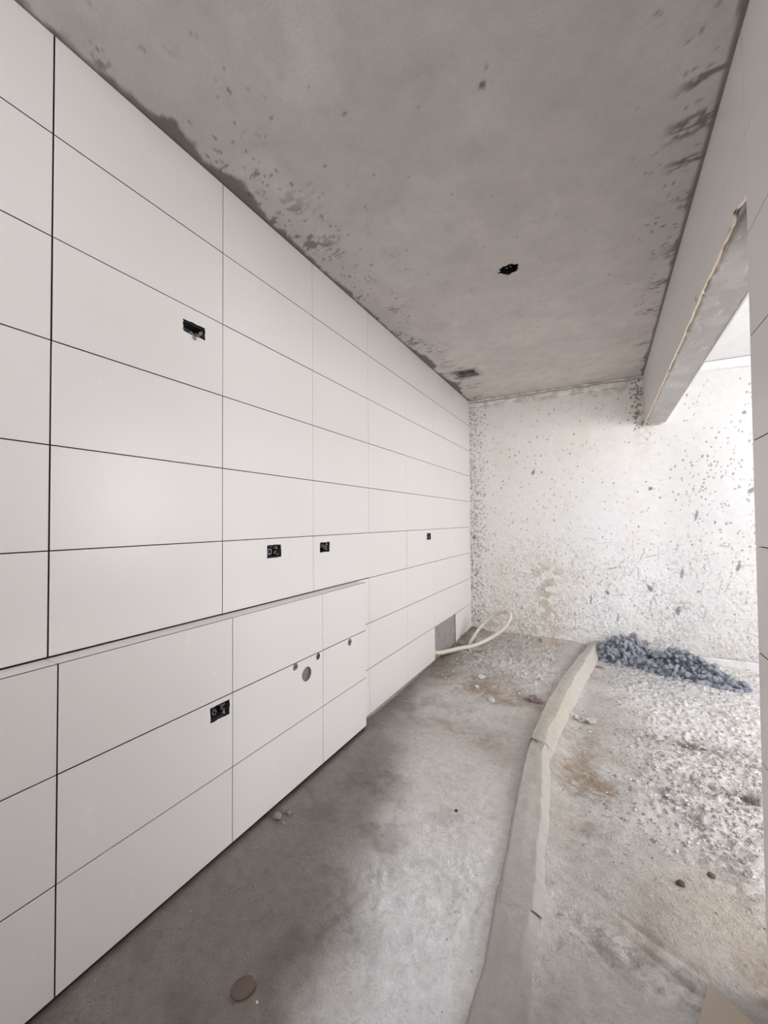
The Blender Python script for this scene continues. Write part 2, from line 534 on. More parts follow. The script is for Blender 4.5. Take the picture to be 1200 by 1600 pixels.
# ------------------------------------------------------------------ left wall
YJ = [.581 + .602 * k for k in range(-4, 8)]     # vertical joints; index 4 == .581
Z0 = ZC
ZJ = [ZC - .002] + [2.7321 - .302 * k for k in range(1, 10)]
SOCK = {  # tile (col,row) -> hole rectangle Y0,Y1,Z0,Z1 on the upper wall
    (4, 2): (.999, 1.096, 2.025, 2.073), (5, 5): (1.438, 1.533, 1.130, 1.191),
    (6, 5): (1.845, 1.936, 1.127, 1.183), (8, 5): (3.417, 3.509, 1.130, 1.189)}
VG = {4: .0021, 5: .0013}
wl = empty('wall_left', (XL - TT - .003, 1.6, 0)); setp(wl, kind='structure')
wl_inv = Matrix.Translation(-wl.location)


def reparent(o, p):
    o.parent = p
    o.matrix_parent_inverse = Matrix.Translation(-Vector(p.location))


def Lf(x0): return lambda u, v, w: (x0 + w, u, v)


bm = bmesh.new()
plate(bm, YN, YB + .1, -.1, ZC + .1, .16, Lf(XL - TT - .0015), [rect(*[v for v in (h[0] + .002, h[1] - .002, h[2] + .002, h[3] - .002)], jit=0) for h in SOCK.values()])
o = bm_obj('backing', bm, [M_adh, M_adh]); reparent(o, wl)
for k in range(len(YJ) - 1):
    for r in range(9):
        y0, y1, z1, z0 = YJ[k], YJ[k + 1], ZJ[r], ZJ[r + 1]
        if y0 < YN: y0 = YN + .001
        if y1 <= y0 + .01: continue
        if r >= 6:
            if y1 < 2.25: continue
            if y0 < 2.2: y0 = 2.215
        if (k, r) == (9, 8): continue
        if k == 10: y1 = YB - .002
        h = SOCK.get((k, r))
        dz = 0.0
        if r == 8: z0 += .002
        if r == 5 and y0 < 2.0: dz = .0025
        tile(wl, y0, y1, z0 + dz, z1, Lf(XL), [rect(*h)] if h else (), gu=VG.get(k + 1, .0007), gl=VG.get(k, .0007))
for c in wl.children:
    c.matrix_parent_inverse = Matrix.Translation(-Vector(wl.location))
# bare plaster where the low tile is missing (a recessed panel of wall)
bm = bmesh.new(); plate(bm, YJ[9] - .005, YJ[10] + .005, -.02, ZJ[8] + .004, .002, Lf(XL - TT + .001))
o = bm_obj('bare_patch', bm, [M_plaster, M_plaster]); reparent(o, wl)
# grey cement skirting seen below the lowest tiles
bm = bmesh.new(); box(bm, XL - TT - .002, XL - .003, 2.2, YJ[9], -.05, ZJ[9] + .001)
o = bm_obj('base_strip', bm, M_plaster); reparent(o, wl)

# ------------------------------------------------------------------ boxed-out pipe ledge
led = empty('trim_1', (XLG - .03, 1.0, 0)); setp(led, kind='structure')
LY = [-1.5, -1.218, -.621, -.024, .573, 1.1685, 1.765, 2.210]
LZ = [.920, .6215, .330, .034]
LH = {(4, 1): [rect(1.064, 1.154, .545, .602)], (5, 1): [circle(1.547, .604, .0175, .0165, 16, .10), circle(1.7235, .6025, .0155, .017, 16, .03), circle(1.631, .5425, .0355, .0345, 28, .01)],
      (6, 1): [circle(2.026, .596, .019, .0195, 16, .06)]}
allh = [rect(1.066, 1.152, .547, .600, jit=0)] + [circle(1.547, .604, .0165, .016, 14), circle(1.7235, .6025, .015, .0165, 14), circle(1.631, .5425, .0355, .0345, 24), circle(2.026, .596, .018, .0185, 14)]
bm = bmesh.new()
plate(bm, YN, 2.205, -.05, .908, .035, Lf(XLG - TT - .0015), allh)
box(bm, XL - .01, XLG - .045, YN, 2.205, .89, .908)
box(bm, XL - .01, XLG - .012, 2.188, 2.200, -.05, .908)
o = bm_obj('backing', bm, [M_adh, M_adh], led)
for k in range(len(LY) - 1):
    for r in range(3):
        tile(led, LY[k], LY[k + 1], LZ[r + 1], LZ[r] - (.0012 if r == 0 else 0), Lf(XLG), LH.get((k, r), ()), gu=.0018 if k + 1 == 4 else .0010, gl=.0018 if k == 4 else .0010)
    # capping pieces on top of the ledge
    tile(led, LY[k], LY[k + 1], XL + .0015, XLG - .001, lambda u, v, w: (v, u, .920 + w), gu=.0008, gv=.0003)
bm = bmesh.new(); plate(bm, XL + .001, XLG - .001, .034, .919, TT, lambda u, v, w: (u, 2.2105 + w, v))
bm_obj('tile', bm, [M_tile, M_bodyd], led)
for c in led.children:
    c.matrix_parent_inverse = Matrix.Translation(-Vector(led.location))

# ------------------------------------------------------------------ right wall pillar and beam
RJ = [ZC - .001, 2.408, 2.116, 1.819, 1.520, 1.222, .925, .622, .317, .018]
YP = 1.517


def Rf(x0): return lambda u, v, w: (x0 - w, u, v)


wr = empty('wall_right', (XR + .09, .3, 0)); setp(wr, kind='structure')
bm = bmesh.new()
WO = (-1.284, -.282, RJ[4], RJ[1])      # added unseen opening behind the camera, shaped for light on the left tiles
for q in ((WO[1], YP - .004, -.1, ZC + .05), (YN, WO[0], -.1, ZC + .05), (WO[0], WO[1], -.1, WO[2]), (WO[0], WO[1], WO[3], ZC + .05)):
    box(bm, XR + TT + .002, .560, *q)
bm_obj('backing', bm, M_plaster, wr)
for k in range(6):
    y1 = YP - .600 * k; y0 = max(y1 - .600, YN)
    if y1 <= YN: break
    for r in range(9):
        if r in (1, 2, 3):
            if y0 >= WO[0] - .01 and y1 <= WO[1] + .01: continue
            if y0 < WO[1] < y1: y0 = WO[1]
            if y0 < WO[0] < y1: y1 = WO[0]
        else:
            y1 = YP - .600 * k; y0 = max(y1 - .600, YN)
        if y1 - y0 < .02: continue
        tile(wr, y0, y1, RJ[r + 1], RJ[r], Rf(XR), gv=.0006 if r < 1 else .0014, gu=.0004, gl=.0006, mats=[M_tile, M_bodyd])
for c in wr.children:
    c.matrix_parent_inverse = Matrix.Translation(-Vector(wr.location))

beam = empty('beam', (XR + .09, 3.15, 2.24)); setp(beam, kind='structure')
bm = bmesh.new(); box(bm, XR + TT + .004, .556, YP - .004, YB + .05, 2.262, ZC + .2)
box(bm, XR + TT + .001, XR + TT + .012, YP - .004, YB + .05, 2.249, 2.29)
o = bm_obj('core', bm, M_plaster); reparent(o, beam)
ZBT = 2.236
# soffit: hand trowelled plaster skin under the beam
su = spaced([(XR + TT + .002, .006), (.560, .006)]); sv = spaced([(YP - .004, .008), (YB + .02, .008)])
A, B = np.meshgrid(su, sv, indexing='ij')
zz = 2.243 + .006 * (fbm(A * 8, B * 5, 41, 4) - .5) - .012 * sst(.50, .558, A) * 0 + .02 * sst(4.70, 4.76, B) * 0
zz = zz + .011 * sst(.402, .393, A) * sst(.35, .45, vn(A * 2, B * 11, 52))
zz = zz - .020 * sst(4.745, 4.775, B) * sst(.395, .42, A) * sst(.555, .50, A)
zz = zz + .004 * sst(.45, .60, vn(A * 3, B * 26, 43)) * sst(.405, .39, A)
# raised, broken lip near the pillar
zz = zz + .010 * sst(1.66, 1.58, B + .03 * (vn(A * 60, B * 0, 3) - .5))
cc = np.ones(A.shape + (3,)) * C(.36, .335, .318)
nn = fbm(A * 12, B * 9, 45, 5, .6)
cc = mixc(cc, (.44, .41, .38), sst(.5, .65, nn) * .7)
cc = mixc(cc, (.19, .17, .16), sst(1.80, 1.64, B + .16 * (nn - .5)) * .85)
cc = mixc(cc, (.60, .57, .54), sst(.70, .76, fbm(A * 50, B * 16, 47, 4)) * .6)  # white sheen spots painted into the plaster colour
cc = mixc(cc, (.20, .18, .17), sst(.40, .392, A + .012 * (vn(A * 5, B * 30, 48) - .5)) * .7)
grid_s = grid_mesh('soffit', np.stack([A, B, zz], -1), M_soffit, cc, flip=True); reparent(grid_s, beam)
# vertical back side of beam skin edge
bm = bmesh.new(); box(bm, .552, .5605, YP, YB + .01, 2.241, ZC + .2)
o = bm_obj('side_skin', bm, M_white); reparent(o, beam)


def beam_tile(y0, y1, bottom):
    """second row tile with a snapped, uneven bottom edge; bottom: list of (y,z) from y0 to y1"""
    bm = bmesh.new()
    top = RJ[1] - .0007
    pts = bottom + [(y1, top), (y0, top)]
    fr = [bm.verts.new((XR, p[0], p[1])) for p in pts]
    bk = [bm.verts.new((XR + TT, p[0], p[1])) for p in pts]
    bm.faces.new(fr)
    n = len(pts)
    for i in range(n):
        j = (i + 1) % n
        bm.faces.new([fr[i], bk[i], bk[j], fr[j]]).material_index = 1
    bm.faces.new(bk[::-1]).material_index = 1
    bmesh.ops.triangulate(bm, faces=[f for f in bm.faces if len(f.verts) > 4])
    o = bm_obj('tile', bm, [M_tile, M_body]); reparent(o, beam)


ys = [YP + .0006]
while ys[-1] < YB - .01: ys.append(min(ys[-1] + .600, YB - .001))
for a, b in zip(ys[:-1], ys[1:]):
    bm = bmesh.new(); plate(bm, a + .0002, b - .0002, RJ[1] + .0006, RJ[0], TT, Rf(XR), ch=.0003)
    o = bm_obj('tile', bm, [M_tile, M_bodyd]); reparent(o, beam)
    bot = []
    if a < 1.6:
        bot = [(a, 2.230), (1.530, 2.234), (1.551, 2.236), (1.570, 2.242), (1.603, 2.252), (1.636, 2.263), (1.645, 2.256), (1.650, 2.243), (1.664, 2.236)]
    y = max(a + .0003, bot[-1][0] + .02 if bot else a + .0003)
    while y < b - .004:
        z = ZBT + .003 * (vn(y * 9, 0, 5) - .5) * 2 + .0015 * (vn(y * 40, 0, 6) - .5)
        k = vn(y * 14, 3, 8)
        if k > .55: z += .009 * min(1, (k - .55) / .25)
        bot.append((float(y), float(z)))
        y += random.choice((.018, .03, .045))
    bot.append((b - .0003, ZBT))
    beam_tile(a + .0002, b - .0002, bot)
bm = bmesh.new()
for i in range(9):
    a = i * .7
    bmesh.ops.create_icosphere(bm, subdivisions=1, radius=.010 + .004 * random.random(), matrix=Matrix.Translation((XR + .001, 2.235 + .012 * math.cos(a) * i / 3, 2.282 + .010 * math.sin(a * 1.7) - .003 * i)) @ Matrix.Diagonal((.12, 1.6, .6, 1)))
o = bm_obj('mortar_smear', bm, M_smear, smooth=True); reparent(o, beam)

# ------------------------------------------------------------------ back wall
bx = spaced([(XL - .03, .007), (1.35, .04), (XW + .1, .04)]); bz = spaced([(-.12, .007), (ZC + .06, .02), (ZC + .2, .02)])
A, B = np.meshgrid(bx, bz, indexing='ij')
yy = YB + .010 * (fbm(A * 2, B * 2, 61, 3) - .5) + .004 * (fbm(A * 14, B * 14, 63, 4) - .5)
low = sst(1.35, .2, B) + .8 * sst(-1.15, -1.37, A)
n60 = fbm(A * 60, B * 60, 65, 3, .6)
yy = yy - low * .0035 * (sst(.45, .6, n60)) - .0012 * (fbm(A * 45, B * 30, 66, 3) - .5)
# ragged lip of plaster under the ceiling, torn open in places
lip_z = 2.655 + .035 * (fbm(A * 6, B * 0 + 3, 67, 4) - .5)
lip = sst(lip_z - .006, lip_z + .01, B)
yy = yy - lip * (.016 + .010 * (fbm(A * 25, B * 25, 68, 3) - .5)) * (A < XR + .02)
crk = sst(.009, .003, np.abs(B - (ZC - .022 + .02 * (fbm(A * 9, B * 0, 70, 4) - .5)))) * (A < XR)
yy = yy + crk * .012
c = np.ones(A.shape + (3,)) * C(.80, .775, .735)
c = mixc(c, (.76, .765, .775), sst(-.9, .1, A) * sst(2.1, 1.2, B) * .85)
c = mixc(c, (.63, .625, .62), sst(.3, .75, A) * .85)  # painted darker on the right to offset the strong window light
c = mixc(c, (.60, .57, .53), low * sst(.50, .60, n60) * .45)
stp = sst(.60, .68, fbm(A * 75, B * 48 + A * 20, 64, 2, .6))
c = mixc(c, (.42, .41, .40), np.clip(sst(1.5, .3, B) + .5 * sst(-1.15, -1.37, A) + .08, 0, 1) * stp * sst(.35, .6, fbm(A * 5, B * 5, 69, 3)) * .75)
c = mixc(c, (.74, .69, .62), sst(.55, .7, fbm(A * 3, B * 3, 72, 4)) * .35)
c = mixc(c, (.36, .33, .30), crk * .9)
c = mixc(c, (.52, .46, .38), sst(.5, .66, fbm(A * 16, B * 16, 74, 4)) * sst(2.58, 2.66, B) * (A < XR) * .6)
c = mixc(c, (.30, .27, .24), sst(.008, .002, np.abs(B - lip_z + .004)) * sst(.45, .6, fbm(A * 12, B * 0, 76, 3)) * (A < XR) * .7)
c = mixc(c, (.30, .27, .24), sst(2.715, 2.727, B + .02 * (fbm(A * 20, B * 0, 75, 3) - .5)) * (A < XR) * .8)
for (cx, cz, sx, sz, a) in [(-.53, .55, .07, .16, .55), (-.50, .25, .09, .12, .45), (-.55, .72, .16, .06, .4), (-.62, .35, .05, .2, .35), (.62, .10, .5, .05, .3), (-.9, .1, .4, .06, .4), (.38, 2.35, .05, .25, .35), (.2, 2.62, .2, .04, .3)]:
    c = mixc(c, (.50, .44, .36), gauss(A, B, cx, cz, sx, sz) * sst(.40, .60, fbm(A * 22, B * 22, 77, 4)) * a * 1.6)
spot = np.zeros_like(A)


def paint(cx, cz, ra, rb, ro, amp):
    i0, i1 = np.searchsorted(bx, [cx - 3 * ra, cx + 3 * ra]); j0, j1 = np.searchsorted(bz, [cz - 3 * ra, cz + 3 * ra])
    if i1 <= i0 or j1 <= j0: return
    a_, b_ = A[i0:i1, j0:j1], B[i0:i1, j0:j1]
    co, s = math.cos(ro), math.sin(ro)
    dx, dz = a_ - cx, b_ - cz
    q = ((dx * co + dz * s) / ra) ** 2 + ((-dx * s + dz * co) / rb) ** 2
    q = q * (.45 + 1.5 * vn(a_ * 80, b_ * 80, cx * 7))
    spot[i0:i1, j0:j1] = np.maximum(spot[i0:i1, j0:j1], amp * np.clip(1.6 - q, 0, 1))


for i in range(1200):   # fine pinholes, thicker low down
    z_ = random.uniform(-.05, 2.65) if random.random() < .45 else random.uniform(-.05, 1.1)
    paint(random.uniform(XL, 1.35), z_, random.uniform(.004, .008), random.uniform(.0035, .006), random.uniform(0, 3), random.uniform(.25, .7))
for i in range(330):    # general flecks
    paint(random.uniform(XL, 1.3), random.uniform(.3, 2.6), random.uniform(.006, .012), random.uniform(.004, .008), random.uniform(1, 2.2), random.uniform(.4, .9))
for i in range(130):    # denser by the right side at head height
    paint(random.gauss(.95, .22), random.gauss(1.62, .28), random.choice((.006, .007, .009, .013)), random.uniform(.0045, .007), random.gauss(1.55, .3), random.uniform(.35, .9))
for i in range(420):    # flecks along the left corner
    paint(XL + abs(random.gauss(0, .10)), random.uniform(.1, 2.6), random.uniform(.006, .013), random.uniform(.004, .008), random.uniform(0, 3), random.uniform(.4, .9))
for i in range(70):
    paint(.37 - abs(random.gauss(0, .05)), random.uniform(2.2, 2.7), random.uniform(.006, .016), random.uniform(.005, .01), random.uniform(0, 3), random.uniform(.6, 1))
for i in range(38):     # long slanting scrapes low on the right
    paint(random.uniform(-.1, 1.2), random.uniform(.35, 1.1), random.uniform(.03, .085), random.uniform(.003, .005), random.choice((random.gauss(1.0, .15), random.gauss(.15, .15), random.gauss(1.45, .1))), random.uniform(.25, .5))
for (cx, cz, ra, rb, ro, am) in [(-.67, 1.83, .03, .014, 1.2, .9), (.42, 1.60, .02, .018, 0, .8), (.78, 1.33, .05, .012, 1.4, .7), (.66, .78, .06, .014, 1.45, .6), (.40, .62, .035, .02, -1, .8),
                                 (.62, .42, .04, .020, 1.5, .8), (.24, .12, .07, .035, 1.0, .75), (.34, .08, .04, .03, 0, .6), (1.08, .86, .05, .014, 1.4, .7), (-1.34, 1.10, .03, .016, 1.3, .9),
                                 (.03, .55, .02, .02, 0, .8), (.90, -.02, .05, .02, -.4, .5), (1.18, 1.55, .03, .02, 1, .7), (1.15, 2.26, .014, .014, 0, .8), (-.12, .46, .05, .01, 1.5, .6), (.12, .30, .04, .010, 1.4, .5)]:
    paint(cx, cz, ra, rb, ro, am)
c = mixc(c, (.22, .21, .205), np.clip(spot * 1.25, 0, .92))
yy = yy + spot * .004
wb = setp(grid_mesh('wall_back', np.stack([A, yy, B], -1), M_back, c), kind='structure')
bm = bmesh.new(); box(bm, XL - .2, XW + .2, YB + .03, YB + .20, -.2, ZC + .3)
o = bm_obj('wall_core', bm, M_plaster, wb)

# base strip and cove in the side room
bmx = spaced([(.60, .02), (XW, .02)])
prof = [(0.0, .0), (-.016, .0), (-.020, .030), (-.018, .062), (-.020, .070), (-.010, .078), (.0, .080)]
A = np.array([[(x, YB - .026 + p[0] + .004 * (float(vn(x * 12, p[1] * 50, 3)) - .5), -.058 + p[1] + .002 * (float(vn(x * 7, 1, 4)) - .5)) for p in prof] for x in bmx])
cc = np.ones(A.shape) * C(.70, .69, .68)
cc = mixc(cc, (.50, .47, .45), sst(.5, .7, fbm(A[..., 0] * 20, A[..., 2] * 60, 81, 4)) * .6)
setp(grid_mesh('baseboard_back', A, M_back, cc), kind='structure')
cmx = spaced([(.555, .03), (XW, .03)])
prof = [(0, 0), (-.010, .002), (-.016, .03), (-.045, .060), (-.055, .072)]
A = np.array([[(x, YB - .003 + p[0], 2.680 + p[1]) for p in prof] for x in cmx])
setp(grid_mesh('trim_2', A, M_white), kind='structure')

# ------------------------------------------------------------------ ceiling
HX, HY = -.445, 2.378
SX0, SX1, SY0, SY1 = -1.245, -1.040, 3.775, 3.975
cx_ = np.unique(np.concatenate([spaced([(XL - .05, .010), (XR + .03, .01)]), np.linspace(HX - .09, HX + .09, 45), [SX0, SX1]]))
cy_ = np.unique(np.concatenate([spaced([(YN - .05, .03), (.2, .010), (2.5, .013), (YB + .03, .01)]), np.linspace(HY - .09, HY + .09, 45), [SY0, SY1]]))
A, B = np.meshgrid(cx_, cy_, indexing='ij')
zc = ZC + .006 * (fbm(A * 1.8, B * 1.8, 91, 3) - .5)
ns = fbm(A * 10, B * 10, 93, 5, .6); nb = fbm(A * 2.5, B * 1.6, 95, 4); nf = fbm(A * 38, B * 22, 97, 4, .6)
c = np.ones(A.shape + (3,)) * C(.49, .455, .43)
c = mixc(c, (.54, .505, .475), sst(.42, .64, nb) * .8)
c = mixc(c, (.43, .405, .39), sst(.55, .75, ns) * .5)
c = c * (1 + .22 * sst(1.5, 4.2, B))[..., None]  # bounce light off the back wall painted in as lighter plaster
c = mixc(c, (.60, .56, .53), sst(.62, .72, fbm(A * 6, B * 3, 99, 5)) * .35)
# dark trowel smears along the tile edge on both sides
dl = A - XL; dr = XR - A
wl_ = .016 + .060 * sst(.45, .75, fbm(B * 3.2, B * 0, 101, 4)) + .05 * (nf - .5)
sm = sst(wl_ + .010, wl_ - .012, dl)
c = mixc(c, (.13, .108, .093), sm * .85)
blot = sst(.60, .66, fbm(A * 9 + 3, B * 9, 103, 3)) * sst(.36, .06, dl) * sst(.46, .56, fbm(A * 30, B * 85, 104, 3))
c = mixc(c, (.19, .16, .14), blot * .85)
wr_ = .008 + .02 * sst(.5, .8, fbm(B * 5, B * 0, 105, 4))
c = mixc(c, (.13, .11, .10), sst(wr_ + .015, wr_, dr) * .8)
for (yy0, w, ln, a) in [(1.62, .03, .10, .9), (1.80, .06, .13, .8), (1.98, .035, .10, .8), (2.25, .07, .05, .55), (2.62, .08, .06, .6), (2.95, .06, .10, .7), (3.3, .05, .12, .6), (3.9, .05, .1, .5), (1.05, .03, .05, .6), (.95, .02, .08, .5), (.72, .03, .06, .5), (4.3, .1, .05, .5)]:
    m = sst(w, w * .5, np.abs(B - yy0 - .05 * (nf - .5) - .15 * dr)) * sst(ln + .05, ln - .03, dr + .07 * (ns - .5)) * sst(.40, .52, fbm(A * 26, B * 90, 107, 3))
    c = mixc(c, (.17, .145, .13), np.clip(m * a * 1.2, 0, .9))
# pockmarks
pk = np.zeros_like(A)


def cpaint(cx, cy, ra, rb, ro, amp):
    i0, i1 = np.searchsorted(cx_, [cx - 3 * ra, cx + 3 * ra]); j0, j1 = np.searchsorted(cy_, [cy - 3 * ra, cy + 3 * ra])
    if i1 <= i0 or j1 <= j0: return
    a_, b_ = A[i0:i1, j0:j1], B[i0:i1, j0:j1]
    co, s = math.cos(ro), math.sin(ro)
    dx, dz = a_ - cx, b_ - cy
    q = ((dx * co + dz * s) / ra) ** 2 + ((-dx * s + dz * co) / rb) ** 2
    q = q * (.5 + 1.1 * vn(a_ * 110, b_ * 110, cx * 5))
    pk[i0:i1, j0:j1] = np.maximum(pk[i0:i1, j0:j1], amp * np.clip(1.7 - q, 0, 1))


for i in range(110): cpaint(random.uniform(-1.3, .35), random.uniform(.2, 4.7), random.uniform(.005, .008), .005, random.uniform(0, 3), random.uniform(.3, .8))
for i in range(150): cpaint(XL + .05 + abs(random.gauss(0, .16)), random.gauss(1.75, .55), random.uniform(.005, .009), .0055, random.uniform(0, 3), random.uniform(.4, .9))
for i in range(90): cpaint(XR - .02 - abs(random.gauss(0, .11)), random.uniform(.7, 3.5), random.uniform(.005, .012), .005, random.uniform(0, 3), random.uniform(.4, .9))
cpaint(-.325, 1.316, .013, .011, 0, 1); cpaint(.17, 1.05, .03, .010, .6, .9); cpaint(.10, 1.02, .017, .010, 1.2, .9)
for (a_, b_) in [(-1.16, 3.70), (-1.22, 3.62), (-1.2, 3.5), (-1.12, 4.22), (-1.21, 4.32)]: cpaint(a_, b_, .05, .011, .05, .7)
c = mixc(c, (.10, .085, .075), pk * .8)
c = mixc(c, (.17, .15, .13), sst(.06, .02, np.maximum(np.abs(A - (SX0 + SX1) / 2) - .10, np.abs(B - (SY0 + SY1) / 2) - .10) + .03 * (nf - .5)) * .35)
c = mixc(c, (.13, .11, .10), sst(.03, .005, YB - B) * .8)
zc = zc + pk * .003 - sm * .003 * nf
ac, bc = (A[:-1, :-1] + A[1:, 1:]) / 2, (B[:-1, :-1] + B[1:, 1:]) / 2
th = np.arctan2(bc - HY, ac - HX)
rr = np.hypot((ac - HX) / .052, (bc - HY) / .047) * (1 + .35 * (vn(th * 2.2 + 9, th * 0, 3) - .5) + .25 * (vn(th * 6 + 30, th * 0, 5) - .5))
keep = (rr > 1) & ~((ac > SX0) & (ac < SX1) & (bc > SY0) & (bc < SY1))
hr = np.hypot((A - HX) / .052, (B - HY) / .047)
zc = zc + .006 * sst(1.45, 1.0, hr)
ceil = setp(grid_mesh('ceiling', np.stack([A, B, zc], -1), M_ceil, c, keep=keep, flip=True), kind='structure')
# slab above, with the recess and the lamp box cut in
bm = bmesh.new()
hA = rect(SX0 - .003, SX1 + .003, SY0 - .003, SY1 + .003, jit=0); hB = circle(HX, HY, .075, .07, 20)
plate(bm, XL - .1, .556, YN - .1, YB + .1, .055, lambda u, v, w: (u, v, ZC + .006 - w), [hA, hB])
o = bm_obj('slab', bm, [M_plaster, M_plaster], ceil)
bm = bmesh.new(); box(bm, XL - .1, .556, YN - .1, YB + .1, ZC + .062, ZC + .2)
o = bm_obj('slab', bm, M_plaster, ceil)
# ragged crumbs of plaster hanging at the recess
bm = bmesh.new()
box(bm, SX0 + .003, SX0 + .010, SY0 + .01, SY1 - .005, ZC - .004, ZC + .05)
box(bm, SX1 - .030, SX1 - .002, SY0 + .004, SY1 - .02, ZC + .018, ZC + .03)
box(bm, SX0 + .11, SX0 + .118, SY0 + .005, SY0 + .011, ZC - .014, ZC + .05)
o = bm_obj('broken_edge', bm, M_plaster, ceil)

# side room ceiling
bm = bmesh.new(); box(bm, .558, XW + .2, YN - .2, YB + .1, 2.757, 2.95)
setp(bm_obj('ceiling', bm, M_white), kind='structure')


# ------------------------------------------------------------------ walls out of view, with the window openings
def wall_open(name, f, u0, u1, v0, v1, t, holes):
    bm = bmesh.new(); plate(bm, u0, u1, v0, v1, t, f, [[(a, c_), (b, c_), (b, d), (a, d)] for a, b, c_, d in holes])
    return setp(bm_obj(name, bm, [M_white, M_white]), kind='structure')


def window(name, f, a, b, c_, d):
    w = empty(name, f((a + b) / 2, c_, 0)); setp(w, kind='structure')
    t = .05

    def part(nm, q):
        bm = bmesh.new(); plate(bm, *q, .05, lambda u, v, ww: f(u, v, ww - .03))
        o = bm_obj(nm, bm, [M_frame, M_frame]); reparent(o, w)
    part('frame', (a, b, c_, c_ + t)); part('frame', (a, b, d - t, d))
    part('frame', (a, a + t, c_ + t, d - t)); part('frame', (b - t, b, c_ + t, d - t))
    m = (a + b) / 2
    part('mullion', (m - .025, m + .025, c_ + t, d - t))


fr_ = lambda u, v, w: (u, YN + w, v)
wall_open('wall_rear', fr_, XL - .1, XW + .1, -.1, 2.95, .18, [(-1.17, .33, 1.60, 2.50), (1.1, 3.1, .6, 2.4)])
window('window_1', fr_, -1.17, .33, 1.60, 2.50)
window('window_2', fr_, 1.1, 3.1, .6, 2.4)
fs_ = lambda u, v, w: (XW - w, u, v)
wall_open('wall_side', fs_, YN - .1, YB + .1, -.1, 2.95, .18, [(1.9, 4.3, .77, 2.47)])
window('window_added', lambda u, v, w: (.50 - w, u, v), WO[0], WO[1], WO[2], WO[3])  # frame of the added, unseen high opening
window('window_3', fs_, 1.9, 4.3, .77, 2.47)


# ------------------------------------------------------------------ mortar ridge over the floor conduit
ridge = empty('mortar_ridge', (-.30, 2.6, 0))
setp(ridge, 'long raised ridge of grey mortar winding along the floor to the back wall', 'mortar ridge')


def section(y0, y1, h, seed, dl=0., dr=0., slant=0.0):
    ysn = np.arange(y0, y1, .007)
    t = np.linspace(0, 1, 42)
    Yg, T = np.meshgrid(ysn, t, indexing='ij')
    Yg = Yg + slant * (T - .5) * sst(y0 + .25, y0, Yg)
    l, r = ridge_lr(Yg)
    l = l + dl + .012 * (fbm(Yg * 7, Yg * 0, seed, 3) - .5); r = r + dr + .022 * (fbm(Yg * 5, Yg * 0, seed + 4, 5, .6) - .5)
    Xg = l + (r - l) * T
    fl = floor_h(Xg, Yg) - .012
    hh = h(Yg)
    lt = .14; rt = .76 - .13 * sst(1.6, 2.6, Yg) + .12 * (fbm(Yg * 6, Yg * 0, seed + 8, 3) - .5)
    up = sst(0, lt, T) * .9 + .1 * sst(lt, .5, T)
    dn = 1 - np.clip((T - rt) / (1 - rt + 1e-6), 0, 1) ** 1.05
    top = hh + .010 * (fbm(Yg * 2, T * 1.2, seed + 5, 3) - .5) + .006 * (fbm(Yg * 16, T * 3, seed + 2, 4, .6) - .5)
    cap = sst(y0 - .002, y0 + .02, Yg + .015 * (vn(T * 9, T * 0, seed) - .5))
    Zg = fl + (top - fl) * up * dn * cap
    n = fbm(Yg * 12, T * 4, seed + 6, 5, .6)
    cc = np.ones(Xg.shape + (3,)) * C(.50, .475, .435)
    cc = mixc(cc, (.42, .395, .36), sst(.5, .7, n) * .6)
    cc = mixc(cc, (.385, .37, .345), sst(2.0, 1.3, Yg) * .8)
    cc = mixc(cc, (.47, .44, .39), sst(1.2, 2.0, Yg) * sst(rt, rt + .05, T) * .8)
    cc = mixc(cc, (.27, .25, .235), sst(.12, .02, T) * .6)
    cc = mixc(cc, (.50, .42, .31), gauss(Xg, Yg, -.25, 3.0, .1, .3) * .35)
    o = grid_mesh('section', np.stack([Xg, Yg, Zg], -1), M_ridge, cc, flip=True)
    reparent(o, ridge)


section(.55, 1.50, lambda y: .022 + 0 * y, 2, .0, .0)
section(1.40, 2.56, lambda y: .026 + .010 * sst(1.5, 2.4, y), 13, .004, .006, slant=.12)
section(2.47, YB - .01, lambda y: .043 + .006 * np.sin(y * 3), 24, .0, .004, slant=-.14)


# ------------------------------------------------------------------ junction boxes, pipes
def tube(bm, pts, r, n=12, caps=True):
    pts = [Vector(p) for p in pts]
    rings = []
    up = Vector((0, 0, 1))
    for i, p in enumerate(pts):
        d = (pts[min(i + 1, len(pts) - 1)] - pts[max(i - 1, 0)]).normalized()
        a = d.cross(up if abs(d.z) < .95 else Vector((1, 0, 0))).normalized(); b = a.cross(d)
        rad = r[i] if isinstance(r, (list, tuple)) else r
        rings.append([bm.verts.new(p + (a * math.cos(2 * math.pi * k / n) + b * math.sin(2 * math.pi * k / n)) * rad) for k in range(n)])
    for i in range(len(rings) - 1):
        for k in range(n): bm.faces.new([rings[i][k], rings[i][(k + 1) % n], rings[i + 1][(k + 1) % n], rings[i + 1][k]])
    if caps: bm.faces.new(rings[0]); bm.faces.new(rings[-1][::-1])


